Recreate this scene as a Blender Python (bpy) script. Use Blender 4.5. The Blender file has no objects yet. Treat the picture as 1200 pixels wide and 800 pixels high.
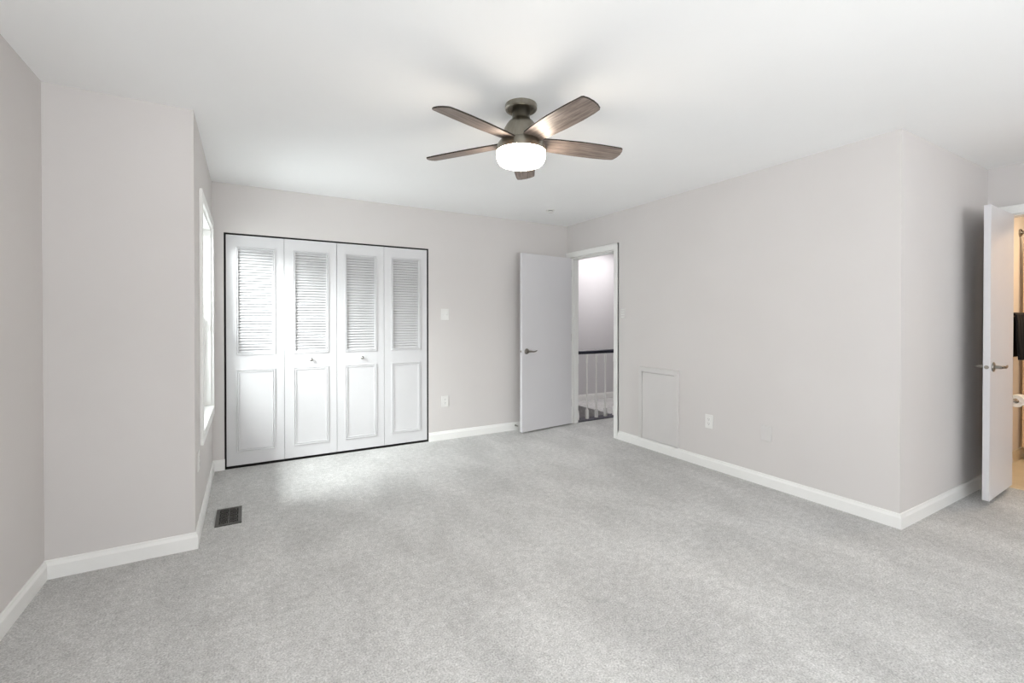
import bpy, bmesh, math, random
from mathutils import Vector, Matrix
random.seed(4)
PI = math.pi
scene = bpy.context.scene
C = scene.collection

# ------------------------------------------------------------------ camera, world, lights, exposure
cam_d = bpy.data.cameras.new('camera')
cam = bpy.data.objects.new('camera', cam_d); C.objects.link(cam)
cam_d.sensor_width = 36.0
cam_d.lens = 536.934 / 1200 * 36
cam_d.shift_y = -20.8353 / 1200
cam_d.clip_start = 0.02
cam.location = (0, 0, 1.2727)
cam.rotation_euler = (PI / 2 - 0.0070, 0, -0.5249)
scene.camera = cam

scene.view_settings.view_transform = 'Standard'
scene.view_settings.look = 'None'
scene.view_settings.gamma = 1
scene.view_settings.use_curve_mapping = False
scene.view_settings.exposure = 0.13

# main plan, metres: camera above the origin, +Y towards the closet wall
H = 2.44
YB, XR, XB, YA, XL, YE, XF = 4.596, 3.454, -0.2517, 3.095, -0.865, 1.230, 4.970
YREAR = -2.4
T = 0.12

world = bpy.data.worlds.new('daylight'); scene.world = world
world.use_nodes = True
bg = world.node_tree.nodes['Background']
bg.inputs['Color'].default_value = (0.93, 0.97, 1.0, 1)
bg.inputs['Strength'].default_value = 4.7


def area(name, loc, direction, sx, sy, power, color=(1, 1, 1), spread=180):
    d = bpy.data.lights.new(name, 'AREA')
    d.shape = 'RECTANGLE'; d.size = sx; d.size_y = sy
    d.energy = power; d.color = color; d.spread = math.radians(spread)
    o = bpy.data.objects.new(name, d); C.objects.link(o)
    o.location = loc
    o.rotation_euler = Vector(direction).to_track_quat('-Z', 'Y').to_euler()
    return o


DAY = (0.965, 0.985, 1.0)
# daylight, with an added rear fill, coming in through the windows behind the camera and through the window beside the closet
area('rear_window_fill', (0.9, YREAR - 0.10, 1.35), (0, 1, 0), 2.8, 1.5, 18, DAY)  # fill lamp in a wide rear window added for light
area('daylight_side_rear_window', (4.35, YREAR - 0.10, 1.5), (0, 1, 0), 0.3, 1.1, 7, DAY)
area('daylight_left_window', (XL - 0.62, -0.6, 1.35), (1, 0, 0), 3.2, 2.2, 25, DAY)
area('daylight_closet_window', (XB - 1.0, 3.30, 2.60), (1, 0.6, -1.1), 1.1, 1.1, 375, DAY)
# added fill lamp outside, unseen, throwing light up through the rear window on to the ceiling
area('ceiling_fill_rear', (0.8, YREAR - 2.6, -0.3), (0, 1, 0.6), 5.0, 1.5, 310, DAY)


def point(name, loc, power, color, r=0.05):
    d = bpy.data.lights.new(name, 'POINT'); d.energy = power; d.color = color; d.shadow_soft_size = r
    o = bpy.data.objects.new(name, d); C.objects.link(o); o.location = loc
    return o


# ceiling lamps of the hall and of the bathroom, both out of the frame
area('hall_ceiling_light', (4.8, 5.0, 2.41), (0, 0, -1), 1.1, 1.1, 24, (1.0, 0.97, 0.98))
area('bathroom_ceiling_light', (5.9, 0.5, 2.41), (0, 0, -1), 0.4, 0.4, 19, (1.0, 0.85, 0.66))


# ------------------------------------------------------------------ materials
def mat(name, color, rough=0.6, metal=0.0, spec=0.4, emit=None, estr=0.0):
    m = bpy.data.materials.new(name); m.use_nodes = True
    b = m.node_tree.nodes['Principled BSDF']
    b.inputs['Base Color'].default_value = (*color, 1)
    b.inputs['Roughness'].default_value = rough
    b.inputs['Metallic'].default_value = metal
    b.inputs['Specular IOR Level'].default_value = spec
    if emit:
        b.inputs['Emission Color'].default_value = (*emit, 1)
        b.inputs['Emission Strength'].default_value = estr
    return m


def noisy(name, c1, c2, scale, rough=0.6, metal=0.0, spec=0.3, bump=0.0, bscale=None, stretch=(1, 1, 1), detail=6, lo=0.35, hi=0.65, bdist=0.002):
    m = mat(name, c1, rough, metal, spec)
    nt = m.node_tree; b = nt.nodes['Principled BSDF']
    tc = nt.nodes.new('ShaderNodeTexCoord'); mp = nt.nodes.new('ShaderNodeMapping')
    mp.inputs['Scale'].default_value = stretch
    n = nt.nodes.new('ShaderNodeTexNoise'); n.inputs['Scale'].default_value = scale; n.inputs['Detail'].default_value = detail
    r = nt.nodes.new('ShaderNodeValToRGB')
    r.color_ramp.elements[0].position = lo; r.color_ramp.elements[1].position = hi
    r.color_ramp.elements[0].color = (*c1, 1); r.color_ramp.elements[1].color = (*c2, 1)
    nt.links.new(tc.outputs['Object'], mp.inputs['Vector']); nt.links.new(mp.outputs['Vector'], n.inputs['Vector'])
    nt.links.new(n.outputs['Fac'], r.inputs['Fac']); nt.links.new(r.outputs['Color'], b.inputs['Base Color'])
    if bump:
        n2 = nt.nodes.new('ShaderNodeTexNoise'); n2.inputs['Scale'].default_value = bscale or scale; n2.inputs['Detail'].default_value = 4
        nt.links.new(mp.outputs['Vector'], n2.inputs['Vector'])
        bp = nt.nodes.new('ShaderNodeBump'); bp.inputs['Strength'].default_value = bump; bp.inputs['Distance'].default_value = bdist
        nt.links.new(n2.outputs['Fac'], bp.inputs['Height']); nt.links.new(bp.outputs['Normal'], b.inputs['Normal'])
    return m


M = {}
M['wall'] = noisy('wall_paint', (0.628, 0.600, 0.585), (0.646, 0.618, 0.603), 1.3, rough=0.75, spec=0.2, bump=0.08, bscale=260, bdist=0.0006)
M['hall_wall'] = noisy('hall_wall_paint', (0.60, 0.585, 0.595), (0.62, 0.605, 0.615), 1.3, rough=0.75, spec=0.2)
M['ceiling'] = noisy('ceiling_paint', (0.90, 0.90, 0.895), (0.92, 0.92, 0.915), 1.1, rough=0.85, spec=0.1, bump=0.05, bscale=200, bdist=0.0006)
M['trim'] = noisy('trim_paint', (0.80, 0.795, 0.775), (0.83, 0.825, 0.805), 3, rough=0.4, spec=0.4)
M['door'] = noisy('door_paint', (0.66, 0.65, 0.665), (0.68, 0.67, 0.685), 2, rough=0.38, spec=0.45)
M['closet_door'] = noisy('closet_door_paint', (0.615, 0.610, 0.618), (0.635, 0.630, 0.638), 2, rough=0.42, spec=0.4)
M['bath_wall'] = noisy('bathroom_wall', (0.72, 0.62, 0.51), (0.75, 0.65, 0.54), 2, rough=0.5, spec=0.4)
M['bath_tile'] = noisy('bathroom_tile', (0.62, 0.50, 0.34), (0.72, 0.60, 0.42), 5, rough=0.3, spec=0.5)
M['plastic'] = noisy('white_plastic', (0.74, 0.73, 0.71), (0.77, 0.76, 0.74), 4, rough=0.35)
M['painted_plate'] = noisy('plate_in_wall_paint', (0.62, 0.60, 0.588), (0.64, 0.62, 0.608), 4, rough=0.5)
M['dark'] = noisy('dark_slot', (0.012, 0.011, 0.010), (0.02, 0.018, 0.017), 20, rough=0.8)
M['closet_inside'] = noisy('closet_interior_shade', (0.035, 0.033, 0.032), (0.05, 0.047, 0.045), 4, rough=0.9)  # near-black colour holds the shade inside the closed closet
M['register'] = noisy('bronze_register', (0.085, 0.080, 0.075), (0.12, 0.113, 0.105), 30, rough=0.45, metal=0.3)
M['nickel'] = noisy('brushed_nickel', (0.30, 0.277, 0.232), (0.36, 0.335, 0.285), 40, rough=0.30, metal=1.0, stretch=(1, 1, 0.05))
M['lever'] = noisy('satin_nickel', (0.30, 0.28, 0.25), (0.36, 0.34, 0.31), 30, rough=0.3, metal=1.0)
M['chrome'] = noisy('chrome', (0.55, 0.54, 0.52), (0.6, 0.59, 0.57), 30, rough=0.15, metal=1.0)
M['handrail'] = noisy('navy_handrail', (0.022, 0.023, 0.038), (0.033, 0.034, 0.052), 12, rough=0.35)
M['shoe'] = noisy('slate_shoe_rail', (0.07, 0.068, 0.085), (0.10, 0.095, 0.115), 12, rough=0.6)
M['towel'] = noisy('black_towel', (0.004, 0.004, 0.005), (0.010, 0.010, 0.012), 150, rough=0.95, bump=0.4, bscale=400)
M['paper'] = noisy('tissue_paper', (0.85, 0.83, 0.80), (0.9, 0.88, 0.85), 40, rough=0.9)
M['curtain'] = noisy('peach_curtain', (0.72, 0.50, 0.30), (0.78, 0.56, 0.35), 6, rough=0.8)
M['blade_edge'] = noisy('dark_blade_edge', (0.02, 0.014, 0.010), (0.03, 0.022, 0.016), 30, rough=0.5)

# carpet: fibre speckle, soft vacuum blotches, short pile bump
def carpet():
    m = mat('grey_carpet', (0.4, 0.39, 0.37), 0.95, 0, 0.05)
    nt = m.node_tree; b = nt.nodes['Principled BSDF']; L = nt.links.new
    tc = nt.nodes.new('ShaderNodeTexCoord')
    def noise(sc, det, rough=0.5, vec=None, dist=0.0):
        n = nt.nodes.new('ShaderNodeTexNoise'); n.inputs['Scale'].default_value = sc; n.inputs['Detail'].default_value = det
        n.inputs['Roughness'].default_value = rough; n.inputs['Distortion'].default_value = dist
        L(vec or tc.outputs['Object'], n.inputs['Vector']); return n
    fine = noise(140, 3, 0.7); mid = noise(28, 5, 0.65)
    mp = nt.nodes.new('ShaderNodeMapping'); mp.inputs['Scale'].default_value = (1.0, 0.55, 1); mp.inputs['Rotation'].default_value = (0, 0, 0.5)
    L(tc.outputs['Object'], mp.inputs['Vector'])
    big = noise(2.6, 5, 0.6, mp.outputs['Vector'], 0.4)
    def ramp(n, a, bb, lo, hi):
        r = nt.nodes.new('ShaderNodeMapRange'); L(n.outputs['Fac'], r.inputs['Value'])
        r.inputs['From Min'].default_value = lo; r.inputs['From Max'].default_value = hi
        r.inputs['To Min'].default_value = a; r.inputs['To Max'].default_value = bb; return r
    f = ramp(fine, 0.64, 1.36, 0.3, 0.7); g = ramp(mid, 0.86, 1.14, 0.3, 0.7); h = ramp(big, 0.88, 1.10, 0.34, 0.66)
    m1 = nt.nodes.new('ShaderNodeMath'); m1.operation = 'MULTIPLY'; L(f.outputs[0], m1.inputs[0]); L(g.outputs[0], m1.inputs[1])
    m2 = nt.nodes.new('ShaderNodeMath'); m2.operation = 'MULTIPLY'; L(m1.outputs[0], m2.inputs[0]); L(h.outputs[0], m2.inputs[1])
    vm = nt.nodes.new('ShaderNodeVectorMath'); vm.operation = 'SCALE'; vm.inputs[0].default_value = CARPET
    L(m2.outputs[0], vm.inputs['Scale']); L(vm.outputs[0], b.inputs['Base Color'])
    bp = nt.nodes.new('ShaderNodeBump'); bp.inputs['Strength'].default_value = 0.6; bp.inputs['Distance'].default_value = 0.006
    L(fine.outputs['Fac'], bp.inputs['Height']); L(bp.outputs['Normal'], b.inputs['Normal'])
    return m
CARPET = (0.55, 0.545, 0.535)
M['carpet'] = carpet()


def wood():
    m = mat('weathered_walnut', (0.2, 0.14, 0.1), 0.42, 0, 0.45)
    nt = m.node_tree; b = nt.nodes['Principled BSDF']; L = nt.links.new
    tc = nt.nodes.new('ShaderNodeTexCoord'); mp = nt.nodes.new('ShaderNodeMapping'); mp.inputs['Scale'].default_value = (2.2, 30, 8)
    L(tc.outputs['Object'], mp.inputs['Vector'])
    n = nt.nodes.new('ShaderNodeTexNoise'); n.inputs['Scale'].default_value = 3.0; n.inputs['Detail'].default_value = 8; n.inputs['Roughness'].default_value = 0.65; n.inputs['Distortion'].default_value = 0.5
    L(mp.outputs['Vector'], n.inputs['Vector'])
    r = nt.nodes.new('ShaderNodeValToRGB'); cr = r.color_ramp
    cr.elements[0].position = 0.30; cr.elements[0].color = (0.085, 0.058, 0.045, 1)
    cr.elements[1].position = 0.72; cr.elements[1].color = (0.33, 0.27, 0.235, 1)
    e = cr.elements.new(0.5); e.color = (0.19, 0.15, 0.128, 1)
    L(n.outputs['Fac'], r.inputs['Fac']); L(r.outputs['Color'], b.inputs['Base Color'])
    return m
M['wood'] = wood()


def thin_glass():
    m = bpy.data.materials.new('window_glass'); m.use_nodes = True
    nt = m.node_tree; nt.nodes.remove(nt.nodes['Principled BSDF'])
    out = nt.nodes['Material Output']; tr = nt.nodes.new('ShaderNodeBsdfTransparent'); gl = nt.nodes.new('ShaderNodeBsdfGlossy')
    gl.inputs['Roughness'].default_value = 0.02
    tr.inputs['Color'].default_value = (0.96, 0.98, 0.97, 1)
    mx = nt.nodes.new('ShaderNodeMixShader'); fr = nt.nodes.new('ShaderNodeFresnel'); fr.inputs['IOR'].default_value = 1.2
    nt.links.new(fr.outputs[0], mx.inputs[0]); nt.links.new(tr.outputs[0], mx.inputs[1]); nt.links.new(gl.outputs[0], mx.inputs[2])
    nt.links.new(mx.outputs[0], out.inputs['Surface'])
    return m
M['glass'] = thin_glass()
M['globe'] = mat('lit_opal_glass', (0.9, 0.88, 0.84), 0.3, 0, 0.4, (1.0, 0.88, 0.74), 38.0)


# ------------------------------------------------------------------ mesh helpers
class MB:
    def __init__(self):
        self.bm = bmesh.new()
    def box(self, x0, x1, y0, y1, z0, z1, mx=None):
        vs = [Vector((x, y, z)) for x in (x0, x1) for y in (y0, y1) for z in (z0, z1)]
        if mx: vs = [mx @ v for v in vs]
        v = [self.bm.verts.new(q) for q in vs]
        for f in ((0, 1, 3, 2), (4, 6, 7, 5), (0, 4, 5, 1), (2, 3, 7, 6), (0, 2, 6, 4), (1, 5, 7, 3)):
            self.bm.faces.new([v[i] for i in f])
        return self
    def prism(self, pts, off):
        """closed polygon pts (3-D) extruded by vector off"""
        off = Vector(off)
        a = [self.bm.verts.new(Vector(p)) for p in pts]; b = [self.bm.verts.new(Vector(p) + off) for p in pts]
        self.bm.faces.new(a); self.bm.faces.new(b[::-1])
        n = len(a)
        for i in range(n):
            self.bm.faces.new((a[i], b[i], b[(i + 1) % n], a[(i + 1) % n]))
        return self
    def lathe(self, prof, c=(0, 0, 0), axis='z', seg=32, mx=None):
        """prof: list of (radius, height) revolved around the axis through c"""
        rings = []
        for r, h in prof:
            ring = []
            for k in range(seg if r > 1e-6 else 1):
                a = 2 * PI * k / seg
                p = (r * math.cos(a), r * math.sin(a), h)
                if axis == 'x': p = (p[2], p[0], p[1])
                if axis == 'y': p = (p[1], p[2], p[0])
                p = Vector(p) + Vector(c)
                if mx: p = mx @ p
                ring.append(self.bm.verts.new(p))
            rings.append(ring)
        for a, b in zip(rings, rings[1:]):
            for k in range(seg):
                k2 = (k + 1) % seg
                if len(a) == 1 and len(b) == 1: continue
                if len(a) == 1: self.bm.faces.new((a[0], b[k], b[k2]))
                elif len(b) == 1: self.bm.faces.new((a[k2], a[k], b[0]))
                else: self.bm.faces.new((a[k], b[k], b[k2], a[k2]))
        for ring, flip in ((rings[0], False), (rings[-1], True)):
            if len(ring) > 1: self.bm.faces.new(ring[::-1] if flip else ring)
        return self
    def tube(self, pts, r, seg=12):
        pts = [Vector(p) for p in pts]; rings = []
        rs = r if isinstance(r, (list, tuple)) else [r] * len(pts)
        up = Vector((0, 0, 1))
        for i, p in enumerate(pts):
            d = (pts[min(i + 1, len(pts) - 1)] - pts[max(i - 1, 0)]).normalized()
            u = up if abs(d.dot(up)) < 0.95 else Vector((1, 0, 0))
            s = d.cross(u).normalized(); t = s.cross(d).normalized()
            rings.append([self.bm.verts.new(p + (s * math.cos(2 * PI * k / seg) + t * math.sin(2 * PI * k / seg)) * rs[i]) for k in range(seg)])
        for a, b in zip(rings, rings[1:]):
            for k in range(seg):
                self.bm.faces.new((a[k], a[(k + 1) % seg], b[(k + 1) % seg], b[k]))
        self.bm.faces.new(rings[0][::-1]); self.bm.faces.new(rings[-1])
        return self
    def frame(self, x0, x1, z0, z1, y, prof):
        """mitred rectangular moulding in the XZ plane; prof: list of (inset from the outline, rise towards -Y)"""
        loops = []
        for ins, h in prof:
            loops.append([self.bm.verts.new((a, y - h, b)) for a, b in ((x0 + ins, z0 + ins), (x1 - ins, z0 + ins), (x1 - ins, z1 - ins), (x0 + ins, z1 - ins))])
        for a, b in zip(loops, loops[1:]):
            for k in range(4):
                self.bm.faces.new((a[k], a[(k + 1) % 4], b[(k + 1) % 4], b[k]))
        return self
    def xf(self, mx):
        bmesh.ops.transform(self.bm, matrix=mx, verts=self.bm.verts); return self
    def build(self, name, m, parent=None, bevel=0.0, smooth=False, loc=None):
        bmesh.ops.recalc_face_normals(self.bm, faces=self.bm.faces)
        me = bpy.data.meshes.new(name); self.bm.to_mesh(me); self.bm.free()
        me.materials.append(m)
        o = bpy.data.objects.new(name, me); C.objects.link(o)
        if parent: o.parent = parent
        if loc: o.location = loc
        if smooth:
            for p in me.polygons: p.use_smooth = True
            md = o.modifiers.new('edges', 'EDGE_SPLIT'); md.split_angle = math.radians(38)
        if bevel:
            b = o.modifiers.new('bevel', 'BEVEL'); b.width = bevel; b.segments = 2; b.limit_method = 'ANGLE'
        return o


def thing(name, label, cat, loc=(0, 0, 0), rz=0.0, group=None):
    o = bpy.data.objects.new(name, None); C.objects.link(o)
    o.empty_display_size = 0.1
    o.location = loc; o.rotation_euler = (0, 0, rz)
    o['label'] = label; o['category'] = cat
    if group: o['group'] = group
    return o


def tag(o, label, cat, group=None):
    o['label'] = label; o['category'] = cat
    if group: o['group'] = group
    return o


def struct(o, label=None, cat=None):
    o['kind'] = 'structure'
    if label: o['label'] = label
    if cat: o['category'] = cat
    return o


def wall(name, axis, c0, c1, u0, u1, m, openings=(), z0=0.0, z1=H, label=None):
    """slab between c0 and c1 on the given axis, from u0 to u1 on the other, with rectangular openings (u0,u1,z0,z1)"""
    us = sorted({u0, u1, *[o[0] for o in openings], *[o[1] for o in openings]})
    zs = sorted({z0, z1, *[o[2] for o in openings], *[o[3] for o in openings]})
    b = bmesh.new()
    solid = {}
    for i in range(len(us) - 1):
        for j in range(len(zs) - 1):
            uc, zc = (us[i] + us[i + 1]) / 2, (zs[j] + zs[j + 1]) / 2
            solid[i, j] = not any(o[0] < uc < o[1] and o[2] < zc < o[3] for o in openings)
    cache = {}
    def V(i, j, k):
        if (i, j, k) not in cache:
            c = (c0, c1)[k]
            cache[i, j, k] = b.verts.new((c, us[i], zs[j]) if axis == 'x' else (us[i], c, zs[j]))
        return cache[i, j, k]
    for (i, j), s in solid.items():
        if not s: continue
        for k in (0, 1):
            b.faces.new([V(i, j, k), V(i + 1, j, k), V(i + 1, j + 1, k), V(i, j + 1, k)])
        for di, dj, e in ((-1, 0, ((i, j), (i, j + 1))), (1, 0, ((i + 1, j), (i + 1, j + 1))), (0, -1, ((i, j), (i + 1, j))), (0, 1, ((i, j + 1), (i + 1, j + 1)))):
            if not solid.get((i + di, j + dj), False):
                p, q = e
                b.faces.new([V(*p, 0), V(*q, 0), V(*q, 1), V(*p, 1)])
    mb = MB(); mb.bm.free(); mb.bm = b
    return struct(mb.build(name, m), label)


# ------------------------------------------------------------------ floor and ceiling
fl = MB()
fl.box(XL - T, XF + 0.06, YREAR - T, YB + T, -0.12, 0.0)
fl.box(XF + 0.06, 6.5, 1.42, 4.70, -0.12, 0.0)
fl.box(4.30, 6.5, 4.70, 5.87, -0.12, 0.0)
struct(fl.build('floor', M['carpet']))
st = MB()
for k in range(3):
    x1 = 4.30 - 0.243 * k
    st.box(x1 - 0.243, x1, 4.72, 5.75, -2.4, -1.55 - 0.19 * k)
struct(st.build('floor_stairwell', M['carpet']))
bf = MB(); bf.box(XF + 0.06, 7.3, -0.9, 1.30, -0.12, 0.004)
struct(bf.build('floor_bathroom', M['bath_tile']))
ce = MB(); ce.box(XL - T, 7.4, YREAR - T, 5.9, H, H + 0.12)
struct(ce.build('ceiling', M['ceiling']))

# ------------------------------------------------------------------ walls
CX0, CX1, CZ1 = -0.167, 1.650, 2.022         # closet opening
DY0, DY1, DZ = 3.745, 4.530, 2.038           # hall door opening
BY0, BY1, BZ = 0.455, 1.126, 2.066           # bathroom door opening
WY0, WY1, WZ0, WZ1 = 3.47, 4.47, 0.57, 2.02  # window opening beside the closet
wall('wall_left', 'x', XL - T, XL, YREAR, YA, M['wall'], [(-1.6, 0.4, 0.55, 2.05)])
wall('wall_left_return', 'y', YA, YA + T, XL - T, XB - 0.16, M['wall'])
wall('wall_window', 'x', XB - 0.16, XB, YA, YB, M['wall'], [(WY0, WY1, WZ0, WZ1)])
wall('wall_back', 'y', YB, YB + T, XB - 0.16, XR, M['wall'], [(CX0, CX1, 0.0, CZ1)])
wall('wall_right', 'x', XR, XR + T, YE, YB + T, M['wall'], [(DY0, DY1, 0.0, DZ)])
wall('wall_right_return', 'y', YE, YE + T, XR + T, XF, M['wall'])
wall('wall_bathroom_door', 'x', XF, XF + T, YREAR, YE + T, M['wall'], [(BY0, BY1, 0.0, BZ)])
wall('wall_rear', 'y', YREAR - T, YREAR, XL - T, XF + T, M['wall'], [(-0.5, 2.35, 0.6, 2.1), (4.20, 4.50, 0.95, 2.05)])
# closet interior
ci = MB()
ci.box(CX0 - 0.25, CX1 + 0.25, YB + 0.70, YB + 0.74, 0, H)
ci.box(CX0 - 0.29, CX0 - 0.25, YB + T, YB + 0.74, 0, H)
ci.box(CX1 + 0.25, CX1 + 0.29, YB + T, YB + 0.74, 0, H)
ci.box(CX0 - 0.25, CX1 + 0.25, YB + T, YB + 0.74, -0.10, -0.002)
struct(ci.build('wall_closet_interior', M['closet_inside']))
# shade of the gaps round the closet doors, put into near-black strips
tr = MB()
tr.box(CX0, CX0 + 0.004, YB + 0.004, YB + T, 0.0, CZ1)
tr.box(CX1 - 0.004, CX1, YB + 0.004, YB + T, 0.0, CZ1)
tr.box(CX0, CX1, YB + 0.004, YB + T, CZ1 - 0.006, CZ1)
tr.box(CX0, CX1, YB + 0.010, YB + T, 0.0, 0.003)
struct(tr.build('trim_closet_gap_shade', M['dark']))
# hall and bathroom shell
wall('wall_hall_far', 'y', 5.75, 5.87, XR, 6.6, M['hall_wall'], z0=-2.4)
wall('wall_hall_left', 'x', XR, XR + T, YB + T, 5.75, M['hall_wall'], z0=-2.4)
wall('wall_stairwell_side', 'x', 4.30, 4.40, YB + T, 5.75, M['hall_wall'], z0=-2.4, z1=-0.12)
wall('wall_stairwell_near', 'y', YB, YB + T, XR + T, 4.40, M['hall_wall'], z0=-2.4, z1=-0.12)
wall('wall_hall_right', 'x', 6.5, 6.62, 1.42, 5.75, M['hall_wall'])
wall('wall_bathroom_side', 'y', 1.30, 1.42, XF + T, 7.3, M['bath_wall'])
wall('wall_bathroom_near', 'y', -1.0, -0.88, XF + T, 7.3, M['bath_wall'])
wall('wall_bathroom_far', 'x', 7.2, 7.32, -1.0, 1.42, M['bath_wall'])


# ------------------------------------------------------------------ baseboards: 92 mm, chamfered top
BH, BT = 0.092, 0.014
def baseboard(name, p, q, n, s0=0, s1=0, m=None, h=BH, t=BT):
    """from p to q (x,y) at the wall face, growing along normal n"""
    p = Vector((*p, 0)); q = Vector((*q, 0)); n = Vector((*n, 0))
    prof = [(0, 0.0), (t, 0.0), (t, h * 0.72), (t * 0.62, h * 0.86), (t * 0.5, h * 0.97), (t * 0.3, h), (0, h)]
    d = (q - p).normalized(); mb = MB()
    A = [mb.bm.verts.new(p + n * a - d * a * s0 + Vector((0, 0, z))) for a, z in prof]
    B = [mb.bm.verts.new(q + n * a + d * a * s1 + Vector((0, 0, z))) for a, z in prof]
    mb.bm.faces.new(A); mb.bm.faces.new(B[::-1])
    for k in range(len(A)):
        mb.bm.faces.new((A[k], B[k], B[(k + 1) % len(A)], A[(k + 1) % len(A)]))
    return struct(mb.build(name, m or M['trim']))
baseboard('baseboard_left', (XL, YREAR), (XL, YA), (1, 0), -1, -1)
baseboard('baseboard_left_return', (XL, YA), (XB, YA), (0, -1), -1, 1)
baseboard('baseboard_window', (XB, YA), (XB, YB), (1, 0), 1, -1)
baseboard('baseboard_back', (XB, YB), (CX0 + 0.003, YB), (0, -1), -1, 0)
baseboard('baseboard_back_right', (CX1 + 0.002, YB), (XR, YB), (0, -1))
baseboard('baseboard_right', (XR, YE), (XR, DY0 - 0.067), (-1, 0), 1, 0)
baseboard('baseboard_right_return', (XR, YE), (XF, YE), (0, -1), 1, 0)
baseboard('baseboard_bathroom_door', (XF, YREAR), (XF, BY0 - 0.07), (-1, 0), -1, 0)
baseboard('baseboard_rear', (XL, YREAR), (XF, YREAR), (0, 1), -1, -1)
baseboard('baseboard_hall', (4.30, 5.75), (6.5, 5.75), (0, -1))
baseboard('baseboard_bathroom', (XF + T, 1.30), (7.2, 1.30), (0, -1), 0, 0, M['bath_tile'], 0.10, 0.012)


# ------------------------------------------------------------------ door and window casings
def casing_x(name, x, nx, y0, y1, z1, w, z0=0.0, t=0.018, depth=T, sill=False, ymax=None):
    """casing on a wall face x (outward normal nx) round the opening y0..y1, plus the jamb lining"""
    mb = MB()
    a, b = sorted((x + nx * 0.0005, x + nx * t)); a2, b2 = sorted((x, x + nx * (t + 0.006)))
    ye = y1 + w if ymax is None else ymax
    mb.box(a, b, y0 - w, y0 - 0.004, z0, z1 + w); mb.box(a, b, y1 + 0.004, ye, z0, z1 + w)
    mb.box(a, b, y0 - 0.004, y1 + 0.004, z1 + 0.004, z1 + w)
    # raised back band
    mb.box(a2, b2, y0 - w, y0 - w + 0.016, z0, z1 + w); mb.box(a2, b2, y0 - w, ye, z1 + w - 0.016, z1 + w)
    if ymax is None: mb.box(a2, b2, y1 + w - 0.016, y1 + w, z0, z1 + w)
    # jamb lining through the wall
    c, d = sorted((x + nx * 0.002, x - nx * depth))
    mb.box(c, d, y0, y0 + 0.008, z0, z1); mb.box(c, d, y1 - 0.008, y1, z0, z1); mb.box(c, d, y0, y1, z1 - 0.008, z1)
    return struct(mb.build(name, M['trim'], bevel=0.0015))
casing_x('trim_hall_door', XR, -1, DY0, DY1, DZ, 0.066, ymax=YB - 0.002, t=0.016)
casing_x('trim_bathroom_door', XF, -1, BY0, BY1, BZ, 0.066, t=0.016)
# door stop strips inside the hall jamb
sp = MB()
sp.box(XR + 0.045, XR + 0.085, DY0 + 0.008, DY0 + 0.020, 0, DZ - 0.008)
sp.box(XR + 0.045, XR + 0.085, DY1 - 0.020, DY1 - 0.008, 0, DZ - 0.008)
sp.box(XR + 0.045, XR + 0.085, DY0 + 0.008, DY1 - 0.008, DZ - 0.020, DZ - 0.008)
struct(sp.build('trim_hall_door_rebate', M['trim']))

# window beside the closet: casing, apron, sill, two sashes with panes
win = bpy.data.objects.new('window_1', None); C.objects.link(win); struct(win, 'tall narrow white double hung window on the left wall beside the closet')
mb = MB()
a, b = XB + 0.0005, XB + 0.018
w = 0.066
mb.box(a, b, WY0 - w, WY0, WZ0 - 0.07, WZ1 + w); mb.box(a, b, WY1, WY1 + w, WZ0 - 0.07, WZ1 + w)
mb.box(a, b, WY0, WY1, WZ1, WZ1 + w); mb.box(a, b, WY0, WY1, WZ0 - 0.07, WZ0 - 0.012)
mb.box(XB - 0.155, XB, WY0 + 0.0, WY0 + 0.010, WZ0, WZ1); mb.box(XB - 0.155, XB, WY1 - 0.010, WY1, WZ0, WZ1)
mb.box(XB - 0.155, XB, WY0, WY1, WZ1 - 0.010, WZ1)
mb.build('window_casing', M['trim'], win, bevel=0.0015)
mb = MB(); mb.box(XB - 0.155, XB + 0.022, WY0 - 0.002, WY1 + 0.002, WZ0 - 0.012, WZ0 + 0.010); mb.build('window_sill', M['trim'], win, bevel=0.003)
for nm, z0, z1, xx in (('upper_sash', 1.285, WZ1 - 0.01, XB - 0.135), ('lower_sash', WZ0 + 0.01, 1.315, XB - 0.100)):
    mb = MB(); q = 0.042
    mb.box(xx, xx + 0.032, WY0 + 0.01, WY0 + 0.01 + q, z0, z1); mb.box(xx, xx + 0.032, WY1 - 0.01 - q, WY1 - 0.01, z0, z1)
    mb.box(xx, xx + 0.032, WY0 + 0.01 + q, WY1 - 0.01 - q, z0, z0 + q); mb.box(xx, xx + 0.032, WY0 + 0.01 + q, WY1 - 0.01 - q, z1 - q * 0.8, z1)
    s = mb.build(nm, M['trim'], win, bevel=0.002)
    g = MB().box(xx + 0.014, xx + 0.018, WY0 + 0.01 + q, WY1 - 0.01 - q, z0 + q, z1 - q * 0.8).build('window_pane', M['glass'], s)
mb = MB(); mb.box(XB - 0.066, XB - 0.050, 3.90, 4.04, WZ0 + 0.028, WZ0 + 0.040); mb.build('sash_lift', M['register'], win, bevel=0.002)
mb = MB(); mb.box(XB - 0.068, XB - 0.036, 3.92, 4.02, 1.315, 1.330); mb.build('sash_lock', M['lever'], win, bevel=0.003)
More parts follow.
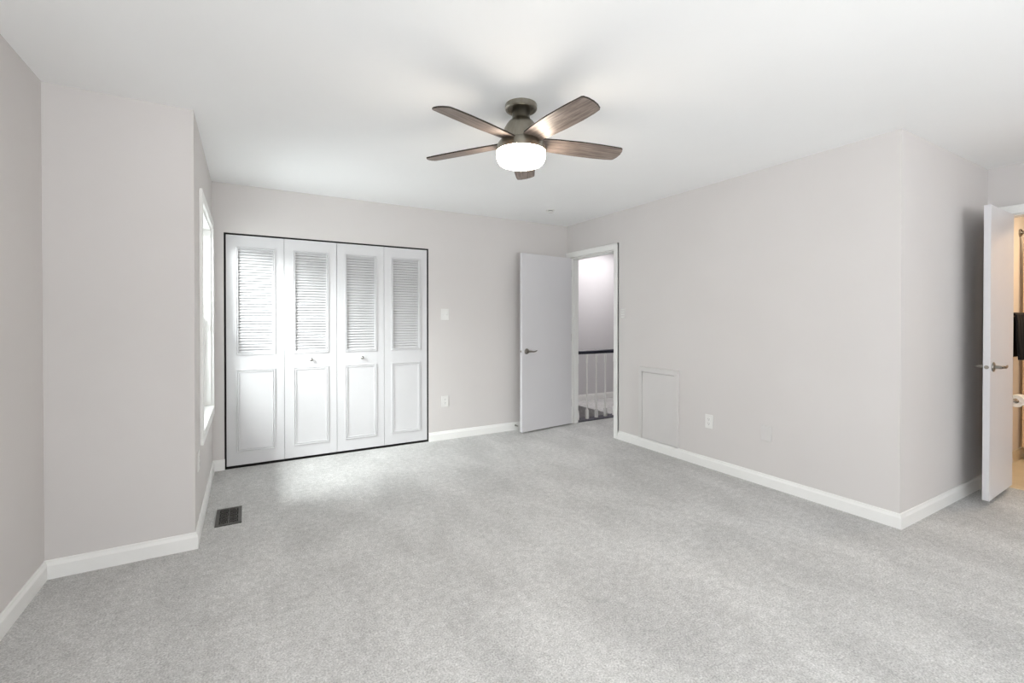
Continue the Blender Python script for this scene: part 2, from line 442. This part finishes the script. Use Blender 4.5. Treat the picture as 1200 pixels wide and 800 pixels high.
# plain frames of the windows behind the camera, the wide rear one added for light
def plain_window(name, axis, c, u0, u1, z0, z1, n):
    mb = MB()
    def B(ua, ub, za, zb, ca, cb):
        ca, cb = sorted((c + n * ca, c + n * cb))
        mb.box(ca, cb, ua, ub, za, zb) if axis == 'x' else mb.box(ua, ub, ca, cb, za, zb)
    for ua, ub, za, zb in ((u0 - .066, u0, z0 - .07, z1 + .066), (u1, u1 + .066, z0 - .07, z1 + .066), (u0, u1, z1, z1 + .066), (u0, u1, z0 - .07, z0)):
        B(ua, ub, za, zb, 0.0005, 0.018)
    for ua, ub, za, zb in ((u0, u0 + .04, z0, z1), (u1 - .04, u1, z0, z1), (u0, u1, z1 - .04, z1), (u0, u1, z0, z0 + .04), (u0, u1, (z0 + z1) / 2 - .02, (z0 + z1) / 2 + .02)):
        B(ua, ub, za, zb, -0.07, -0.04)
    return struct(mb.build(name, M['trim']))
plain_window('window_2_added', 'y', YREAR, -0.5, 2.35, 0.6, 2.1, 1)
plain_window('window_3', 'y', YREAR, 4.20, 4.50, 0.95, 2.05, 1)
plain_window('window_4', 'x', XL, -1.6, 0.4, 0.55, 2.05, 1)


# ------------------------------------------------------------------ lever handle (local: face at y=0 towards -Y, lever along +X)
def lever_set(parent, x, z, th, name='door_handle'):
    for s in (-1, 1):
        y = 0.0 if s < 0 else th
        mb = MB()
        mb.lathe([(0.0, -0.001), (0.031, -0.001), (0.033, 0.003), (0.031, 0.008), (0.020, 0.011), (0.011, 0.013), (0.011, 0.042), (0.0, 0.042)], axis='y', seg=28)
        mb.tube([(0.0, 0.040, 0.0), (0.012, 0.047, 0.001), (0.03, 0.050, 0.0), (0.055, 0.050, -0.004), (0.08, 0.049, -0.004), (0.103, 0.048, 0.003), (0.117, 0.047, 0.007)],
                [0.0105, 0.0105, 0.0095, 0.0085, 0.0075, 0.0065, 0.004], 12)
        mx = Matrix.Translation((x, y, z)) @ Matrix.Scale(-1, 4, (0, 1, 0)) if s < 0 else Matrix.Translation((x, y, z))
        mb.xf(mx)
        mb.build(name, M['lever'], parent, smooth=True)


def hinge_mesh(x, y, z):
    mb = MB(); mb.lathe([(0, 0), (0.006, 0), (0.006, 0.089), (0, 0.089)], (x, y, z), 'z', 12)
    mb.box(x - 0.022, x + 0.0, y + 0.003, y + 0.0055, z, z + 0.089)
    return mb


def slab_door(name, label, hinge, free, z0, z1, th, handle_x_from_free, handle_z, knuckle_side):
    """leaf from hinge to free edge; local +X runs from the free edge to the hinge, front face (towards the camera) at y=0"""
    hv, fv = Vector(hinge), Vector(free)
    d = hv - fv; L = d.length; ang = math.atan2(d.y, d.x)
    o = bpy.data.objects.new(name, None); C.objects.link(o)
    o.location = (fv.x, fv.y, 0); o.rotation_euler = (0, 0, ang)
    struct(o, label)
    MB().box(0, L, 0, th, z0, z1).build('door_leaf', M['door'], o, bevel=0.0015)
    lever_set(o, handle_x_from_free, handle_z, th)
    mb = MB(); mb.lathe([(0, -0.001), (0.0125, -0.001), (0.0125, 0.0015), (0.008, 0.002), (0.006, 0.010), (0, 0.011)], (0, 0, 0), 'x', 16, Matrix.Translation((0, th / 2, handle_z)) @ Matrix.Scale(-1, 4, (1, 0, 0)))
    mb.build('latch', M['lever'], o)
    return o, L

d1, L1 = slab_door('door_1', 'open flat white door against the back wall', (3.437, 4.482), (2.664, 4.376), 0.018, 2.030, 0.035, 0.066, 0.925, 1)
for z in (0.22, 1.02, 1.80):
    hinge_mesh(L1 + 0.006, 0.012, z).build('hinge', M['lever'], d1)
d2, L2 = slab_door('door_2', 'open flat white bathroom door at the right edge', (4.948, 1.083), (4.352, 1.060), 0.045, 2.058, 0.035, 0.066, 0.955, 1)
for z in (0.22, 1.02, 1.80):
    hinge_mesh(L2 + 0.004, 0.030, z).build('hinge', M['lever'], d2)


# ------------------------------------------------------------------ louvred bifold closet doors
LW = 0.4475; LZ0, LZ1 = 0.022, 2.008; LT = 0.030
def closet_leaf(parent, x0):
    """one leaf: frame with louvre opening and a raised lower panel; front face y=0 (local)"""
    x1 = x0 + LW - 0.003
    lx0, lx1, lz0, lz1 = x0 + 0.090, x1 - 0.090, 0.992, 1.892
    px0, px1, pz0, pz1 = x0 + 0.072, x1 - 0.072, 0.130, 0.846
    mb = MB()
    mb.box(x0, lx0, 0, LT, LZ0, LZ1); mb.box(lx1, x1, 0, LT, LZ0, LZ1)
    mb.box(lx0, lx1, 0, LT, LZ0, lz0); mb.box(lx0, lx1, 0, LT, lz1, LZ1)
    leaf = mb.build('door_leaf', M['closet_door'], parent)
    # mouldings
    mb = MB()
    mb.frame(lx0 - 0.020, lx1 + 0.020, lz0 - 0.020, lz1 + 0.020, 0.0, [(0, -0.001), (0.001, 0.007), (0.006, 0.008), (0.010, 0.001), (0.013, 0.001), (0.016, 0.007), (0.020, 0.006), (0.0205, -0.012)])
    mb.build('louver_moulding', M['closet_door'], leaf)
    mb = MB()
    mb.frame(px0, px1, pz0, pz1, 0.0, [(0, -0.001), (0.001, 0.007), (0.006, 0.008), (0.010, 0.001), (0.015, 0.001), (0.018, 0.007), (0.023, 0.0065), (0.025, -0.001)])
    mb.build('panel_moulding', M['closet_door'], leaf)
    # slats
    mb = MB(); n = 36; pitch = (lz1 - lz0) / n
    for k in range(n):
        zc = lz0 + pitch * (k + 0.5)
        mx = Matrix.Translation((0, 0.012, zc)) @ Matrix.Rotation(math.radians(-34), 4, 'X')
        mb.box(lx0, lx1, -0.003, 0.003, -0.0125, 0.0125, mx)
    mb.build('louver_slats', M['closet_door'], leaf)
    return leaf

def knob(parent, x, z):
    mb = MB().lathe([(0, 0), (0.010, 0), (0.008, 0.004), (0.006, 0.010), (0.010, 0.015), (0.0155, 0.021), (0.0155, 0.026), (0.010, 0.031), (0, 0.032)], axis='y', seg=24)
    mb.xf(Matrix.Translation((x, 0, z)) @ Matrix.Scale(-1, 4, (0, 1, 0)))
    mb.build('knob', M['chrome'], parent, smooth=True)

cyl_ = YB + 0.010
for x0, kx, lab in ((-0.152, 0.515, 'left pair of white louvred bifold closet doors, next to the window'),
                    (0.7435, 0.972, 'right pair of white louvred bifold closet doors, nearer the light switch')):
    t = thing('bifold_closet_door', lab, 'closet door', (x0, cyl_, 0), 0, 'louvred bifold closet doors')
    closet_leaf(t, 0.0); closet_leaf(t, LW)
    knob(t, kx - x0, 0.912)


# ------------------------------------------------------------------ ceiling fan
FX, FY = 1.293, 2.135
fan = thing('ceiling_fan', 'five-blade flush-mount ceiling fan with brown wood blades and a lit round glass shade', 'ceiling fan', (FX, FY, 0))
MB().lathe([(0.0, H), (0.086, H), (0.087, H - 0.004), (0.087, H - 0.022), (0.083, H - 0.027), (0.074, H - 0.027), (0.070, H - 0.012), (0.048, H - 0.010), (0, H - 0.010)], seg=48).build('canopy', M['nickel'], fan, smooth=True)
MB().lathe([(0.0, H - 0.008), (0.048, H - 0.008), (0.048, H - 0.072), (0.053, H - 0.080), (0.066, H - 0.092), (0.079, H - 0.108), (0.091, H - 0.130), (0.099, H - 0.155), (0.105, H - 0.175), (0.109, H - 0.190), (0.112, H - 0.203), (0.0, H - 0.203)], seg=56).build('motor_housing', M['nickel'], fan, smooth=True)
MB().lathe([(0.0, 2.238), (0.117, 2.238), (0.123, 2.233), (0.129, 2.220), (0.134, 2.203), (0.1365, 2.184), (0.1335, 2.184), (0.1335, 2.189), (0.0, 2.189)], seg=56).build('light_collar', M['nickel'], fan, smooth=True)
MB().lathe([(0.0, 2.1895), (0.1315, 2.1895), (0.1325, 2.183), (0.1325, 2.160), (0.128, 2.140), (0.118, 2.125), (0.098, 2.117), (0.06, 2.113), (0.0, 2.112)], seg=56).build('light_shade', M['globe'], fan, smooth=True)

def blade_mesh(edge=False):
    # outline in local XY, X outwards; CCW side is +Y
    top = [(0.098, 0.046), (0.106, 0.052), (0.20, 0.060), (0.32, 0.066), (0.44, 0.067), (0.52, 0.063), (0.560, 0.058)]
    tip = [(0.568, 0.052), (0.579, 0.030), (0.585, 0.0), (0.583, -0.030), (0.575, -0.052)]
    bot = [(0.566, -0.057), (0.52, -0.060), (0.44, -0.064), (0.32, -0.066), (0.20, -0.060), (0.106, -0.052), (0.098, -0.046)]
    pts = top + tip + bot
    return pts
PH0 = math.radians(127.5)
BZC = 2.240
for k in range(5):
    a = PH0 + k * math.radians(72)
    pts = blade_mesh()
    mb = MB(); mb.prism([(x, y, -0.003) for x, y in pts], (0, 0, 0.0012))
    bl = mb.build('blade', M['wood'], fan)
    bl.location = (0, 0, BZC)
    bl.rotation_euler = (Matrix.Rotation(a, 3, 'Z') @ Matrix.Rotation(math.radians(1.6), 3, 'Y') @ Matrix.Rotation(math.radians(-12), 3, 'X')).to_euler()
    mb = MB(); mb.prism([(x * 1.0 + (0.001 if x > 0.3 else -0.001), y * 1.01, -0.0018) for x, y in pts], (0, 0, 0.0068))
    eb = mb.build('blade_top', M['blade_edge'], bl); eb['label'] = 'dark upper face and edge of the blade'
    mb = MB()
    mb.box(0.075, 0.15, -0.022, 0.022, 0.0055, 0.012)
    br = mb.build('blade_bracket', M['nickel'], bl, bevel=0.002)

# ------------------------------------------------------------------ small ceiling sensor
sd = thing('smoke_detector', 'small round white detector on the ceiling near the back right corner', 'smoke detector', (2.785, 4.00, H))
MB().lathe([(0, 0), (0.045, 0), (0.045, -0.006), (0.030, -0.009), (0, -0.009)], seg=32).build('base', M['plastic'], sd, smooth=True)
MB().lathe([(0, -0.009), (0.026, -0.009), (0.026, -0.017), (0, -0.017)], seg=24).build('vent_gap', M['dark'], sd)
MB().lathe([(0, -0.017), (0.036, -0.017), (0.036, -0.022), (0.028, -0.027), (0, -0.028)], seg=32).build('cap', M['plastic'], sd, smooth=True)


# ------------------------------------------------------------------ wall plates (local: on wall plane y=0 facing -Y, centre at origin)
def plate(name, label, cat, loc, rz, w, h, kind, group=None):
    t = thing(name, label, cat, loc, rz, group)
    m = M['painted_plate'] if kind in ('blank', 'remote') else M['plastic']
    mb = MB().box(-w / 2, w / 2, -0.010 if kind == 'blank' else -0.006, 0.0, -h / 2, h / 2)
    mb.build('cover_plate', m, t, bevel=0.002)
    if kind == 'outlet':
        for s in (-1, 1):
            mb = MB().lathe([(0, 0.005), (0.0165, 0.005), (0.0165, 0.0078), (0, 0.0078)], axis='y', seg=24)
            mb.xf(Matrix.Translation((0, 0, s * 0.0195)) @ Matrix.Scale(-1, 4, (0, 1, 0)))
            r = mb.build('receptacle', M['plastic'], t)
            mb = MB()
            mb.box(-0.0075, -0.0055, -0.0082, -0.007, s * 0.0195 - 0.001, s * 0.0195 + 0.008)
            mb.box(0.0055, 0.0075, -0.0082, -0.007, s * 0.0195 - 0.001, s * 0.0195 + 0.007)
            mb.box(-0.002, 0.002, -0.0082, -0.007, s * 0.0195 - 0.010, s * 0.0195 - 0.006)
            mb.build('slots', M['dark'], r)
    if kind == 'switch':
        MB().box(-0.017, 0.017, -0.0095, -0.005, -0.033, 0.033).build('rocker', M['plastic'], t, bevel=0.0015)
    if kind == 'toggle':
        for s in (-1, 1):
            mb = MB().box(-0.005, 0.005, -0.012, -0.005, -0.010, 0.010, Matrix.Translation((s * 0.022, 0, 0)) @ Matrix.Rotation(0.35, 4, 'X'))
            mb.build('toggle', M['plastic'], t, bevel=0.001)
    if kind == 'remote':
        for i in range(2):
            for j in range(4):
                MB().box(-0.022 + i * 0.024, -0.002 + i * 0.024, -0.0095, -0.005, 0.030 - j * 0.026, 0.047 - j * 0.026).build('button', M['plastic'], t, bevel=0.001)
    return t
RX = math.radians(-90)   # plate facing -X: local -Y -> world -X
plate('light_switch', 'white two-toggle light switch beside the closet doors', 'light switch', (1.832, YB, 1.338), 0, 0.088, 0.120, 'toggle')
plate('wall_outlet', 'white outlet on the back wall beneath the light switch', 'outlet', (1.832, YB, 0.410), 0, 0.078, 0.120, 'outlet', 'wall outlets')
plate('wall_outlet', 'white outlet low on the right wall, between access panel and blank plate', 'outlet', (XR, 2.565, 0.402), RX, 0.074, 0.118, 'outlet', 'wall outlets')
plate('wall_outlet', 'outlet low on the narrow wall under the window, seen edge-on', 'outlet', (XB, 3.27, 0.445), math.radians(90), 0.074, 0.118, 'outlet', 'wall outlets')
plate('fan_control', 'white keypad with rows of small buttons beside the hall door casing', 'wall control', (XR, 3.612, 1.350), RX, 0.070, 0.118, 'remote')
plate('blank_wall_plate', 'blank cover plate painted like the wall, right of the outlet', 'cover plate', (XR, 2.061, 0.408), RX, 0.080, 0.118, 'blank')

# ------------------------------------------------------------------ access panel low on the right wall
ap = thing('access_panel', 'low rectangular access hatch in a flat frame on the right wall', 'access panel', (XR, 3.127, BH), RX)
hw = 0.245; z0, z1 = -0.010, 0.715     # local x = along the wall, +x towards the camera
# local +X -> world -Y
mb = MB()
mb.box(-hw, -hw + 0.042, -0.022, 0.0, 0.002, z1); mb.box(hw - 0.042, hw, -0.022, 0.0, 0.002, z1)
mb.box(-hw + 0.042, hw - 0.042, -0.022, 0.0, z1 - 0.046, z1)
mb.build('hatch_frame', M['painted_plate'], ap, bevel=0.0015)
MB().box(-hw + 0.046, hw - 0.046, -0.015, 0.0, 0.004, z1 - 0.052).build('hatch_panel', M['painted_plate'], ap, bevel=0.001)

# ------------------------------------------------------------------ floor register
rg = thing('floor_register', 'dark bronze scroll-pattern air register set in the carpet below the window', 'floor vent', (-0.104, 3.490, 0.0))
mb = MB(); W2, D2 = 0.072, 0.148
mb.box(-W2, W2, -D2, D2, 0.0, 0.0012)
MB_d = mb.build('register_box', M['dark'], rg)
mb = MB()
mb.box(-W2, -W2 + 0.020, -D2, D2, 0.001, 0.006); mb.box(W2 - 0.020, W2, -D2, D2, 0.001, 0.006)
mb.box(-W2 + 0.02, W2 - 0.02, -D2, -D2 + 0.020, 0.001, 0.006); mb.box(-W2 + 0.02, W2 - 0.02, D2 - 0.020, D2, 0.001, 0.006)
mb.build('register_rim', M['register'], rg, bevel=0.001)
mb = MB()
for j in range(4):
    for i in range(2):
        cx, cy = -0.026 + 0.052 * i, -0.096 + 0.064 * j
        ring = [(cx + 0.020 * math.cos(2 * PI * k / 14) * (1 if k % 2 else 0.8), cy + 0.026 * math.sin(2 * PI * k / 14), 0.0035) for k in range(15)]
        mb.tube(ring, 0.0019, 6)
        mb.tube([(cx - 0.024, cy - 0.030, 0.0035), (cx, cy, 0.0035), (cx + 0.024, cy + 0.030, 0.0035)], 0.0017, 6)
        mb.tube([(cx + 0.024, cy - 0.030, 0.0035), (cx, cy, 0.0035), (cx - 0.024, cy + 0.030, 0.0035)], 0.0017, 6)
mb.tube([(0, -D2 + 0.02, 0.0035), (0, D2 - 0.02, 0.0035)], 0.003, 6)
mb.build('scroll_grille', M['register'], rg)

# ------------------------------------------------------------------ spring door stop on the baseboard behind the hall door
ds = thing('door_stop', 'small metal spring door stop on the baseboard behind the open door', 'door stop', (2.70, YB - BT, 0.055))
MB().lathe([(0, 0), (0.011, 0), (0.011, -0.006), (0, -0.006)], axis='y', seg=16).build('base', M['lever'], ds)
sp = [(0.0065 * math.cos(k * 0.9), -0.006 - 0.0009 * k, 0.0065 * math.sin(k * 0.9)) for k in range(70)]
MB().tube(sp, 0.0012, 5).build('spring', M['lever'], ds)
MB().lathe([(0, -0.066), (0.008, -0.066), (0.008, -0.078), (0, -0.080)], axis='y', seg=16).build('rubber_tip', M['plastic'], ds)

# ------------------------------------------------------------------ stair railing in the hall
sr = thing('stair_railing', 'hall stair railing with dark navy handrail and white turned balusters', 'railing', (3.58, 4.60, 0.0))
MB().box(0.0, 0.86, -0.075, 0.085, 0.0, 0.014).build('shoe_rail', M['shoe'], sr, bevel=0.002)
mb = MB()
mb.prism([(0.0, y, z) for y, z in ((-0.030, 0.845), (0.030, 0.845), (0.033, 0.865), (0.028, 0.884), (0.012, 0.893), (-0.012, 0.893), (-0.028, 0.884), (-0.033, 0.865))], (0.86, 0, 0))
mb.build('handrail', M['handrail'], sr)
for x in (3.622, 3.776, 3.930, 4.083, 4.236):
    mb = MB()
    dx = x - 3.58
    mb.box(dx - 0.017, dx + 0.017, -0.017, 0.017, 0.014, 0.125)
    mb.lathe([(0.017, 0.125), (0.013, 0.136), (0.009, 0.146), (0.0105, 0.19), (0.012, 0.26), (0.0105, 0.33), (0.009, 0.345), (0.014, 0.356), (0.009, 0.368), (0.011, 0.40), (0.010, 0.52), (0.009, 0.66), (0.0095, 0.72), (0.014, 0.735), (0.014, 0.845)], (dx, 0, 0), 'z', 16)
    mb.build('baluster', M['trim'], sr, smooth=True)
mb = MB(); mb.box(0.80, 0.88, -0.04, 0.04, 0.0, 0.98); mb.lathe([(0.045, 0.98), (0.05, 0.99), (0.03, 1.01), (0, 1.02)], (0.84, 0, 0), 'z', 20)
mb.build('newel_post', M['trim'], sr)

# ------------------------------------------------------------------ bathroom fittings seen past the door
YS = 1.30
tp = thing('toilet_paper_holder', 'chrome toilet paper holder on the beige bathroom wall', 'paper holder', (5.75, YS, 0.594))
mb = MB().lathe([(0, 0), (0.026, 0), (0.026, -0.008), (0.010, -0.012), (0.009, -0.062), (0.012, -0.070), (0.012, -0.080), (0, -0.084)], (0.085, 0, 0), 'y', 20); mb.build('bracket', M['chrome'], tp, smooth=True)
mb = MB().tube([(-0.060, -0.072, 0), (0.085, -0.072, 0)], 0.007, 12); mb.lathe([(0, -0.074), (0.011, -0.074), (0.014, -0.068), (0.011, -0.062), (0, -0.062)], (0, -0.072, 0), 'x', 20)
mb.build('roller', M['chrome'], tp, smooth=True)
rl = MB().lathe([(0.019, -0.055), (0.050, -0.055), (0.052, -0.053), (0.052, 0.053), (0.050, 0.055), (0.019, 0.055), (0.019, -0.055)], (0, 0, 0), 'x', 32)
bmesh.ops.delete(rl.bm, geom=[f for f in rl.bm.faces if len(f.verts) > 4], context='FACES_ONLY')
o = tag(rl.build('toilet_paper_roll', M['paper'], smooth=True), 'white toilet paper roll hanging on its holder in the bathroom', 'toilet paper'); o.location = (5.75, YS - 0.072, 0.594 - 0.011)

tb = thing('towel_bar', 'chrome towel bar on the bathroom wall under the black towel', 'towel bar', (5.78, YS, 1.315))
for x in (-0.20, 0.21):
    MB().lathe([(0, 0), (0.025, 0), (0.025, -0.008), (0.010, -0.012), (0.010, -0.075), (0, -0.078)], (x, 0, 0), 'y', 20).build('bracket', M['chrome'], tb, smooth=True)
MB().tube([(-0.20, -0.066, 0), (0.21, -0.066, 0)], 0.009, 12).build('bar', M['chrome'], tb)
# towel folded over the bar: a thick draped sheet with soft folds
mb = MB(); prof = []
nu = 26
outer = [(-0.050, -0.375), (-0.034, -0.2), (-0.030, -0.05), (-0.022, 0.006), (0.0, 0.026), (0.022, 0.006), (0.030, -0.05), (0.036, -0.2), (0.045, -0.36)]
inner = [(0.030, -0.36), (0.020, -0.2), (0.016, -0.05), (0.012, 0.0), (0.0, 0.012), (-0.012, 0.0), (-0.016, -0.05), (-0.019, -0.2), (-0.032, -0.375)]
loop = outer + inner
rows = []
for i in range(nu + 1):
    x = -0.16 + 0.33 * i / nu
    row = []
    for (y, z) in loop:
        amp = min(1, max(0, -z / 0.3)) * 0.010
        row.append(mb.bm.verts.new((x, y * (1 if z > -0.3 else 1) + (-amp if y < 0 else -amp * 0.3) * math.sin(i * 1.1), z)))
    rows.append(row)
for a, b in zip(rows, rows[1:]):
    for k in range(len(loop)):
        mb.bm.faces.new((a[k], a[(k + 1) % len(loop)], b[(k + 1) % len(loop)], b[k]))
mb.bm.faces.new(rows[0]); mb.bm.faces.new(rows[-1][::-1])
o = tag(mb.build('towel', M['towel'], smooth=True), 'black towel folded over the bathroom towel bar', 'towel'); o.location = (5.78, YS - 0.066, 1.315)

cr = thing('shower_curtain_rod', 'metal shower curtain rod with round flange high on the bathroom wall', 'curtain rod', (6.10, YS, 2.07))
MB().lathe([(0, 0), (0.035, 0), (0.035, -0.008), (0.018, -0.02), (0, -0.02)], axis='y', seg=24).build('flange', M['lever'], cr, smooth=True)
MB().tube([(0, -0.01, 0), (0, -2.17, 0)], 0.0125, 12).build('rod', M['lever'], cr)
mb = MB(); n = 90; f1, f2 = [], []
verts = []
for k in range(n + 1):
    y = 1.275 - 2.0 * k / n; x = 6.10 + 0.028 * math.sin(k * 0.75)
    verts.append([mb.bm.verts.new((x + dx, y, z)) for dx, z in ((0, 2.035), (0, 0.12), (0.004, 0.12), (0.004, 2.035))])
for a, b in zip(verts, verts[1:]):
    for k in range(4): mb.bm.faces.new((a[k], a[(k + 1) % 4], b[(k + 1) % 4], b[k]))
mb.bm.faces.new(verts[0]); mb.bm.faces.new(verts[-1][::-1])
cu = tag(mb.build('shower_curtain', M['curtain'], smooth=True), 'peach shower curtain hanging from the rod in the bathroom', 'shower curtain')
for k in range(0, 12):
    y = 1.24 - 0.17 * k
    ring = [(6.10 + 0.020 * math.cos(2 * PI * q / 14), y, 2.055 + 0.030 * math.sin(2 * PI * q / 14)) for q in range(15)]
    MB().tube(ring, 0.002, 6).build('curtain_ring', M['lever'], cu)
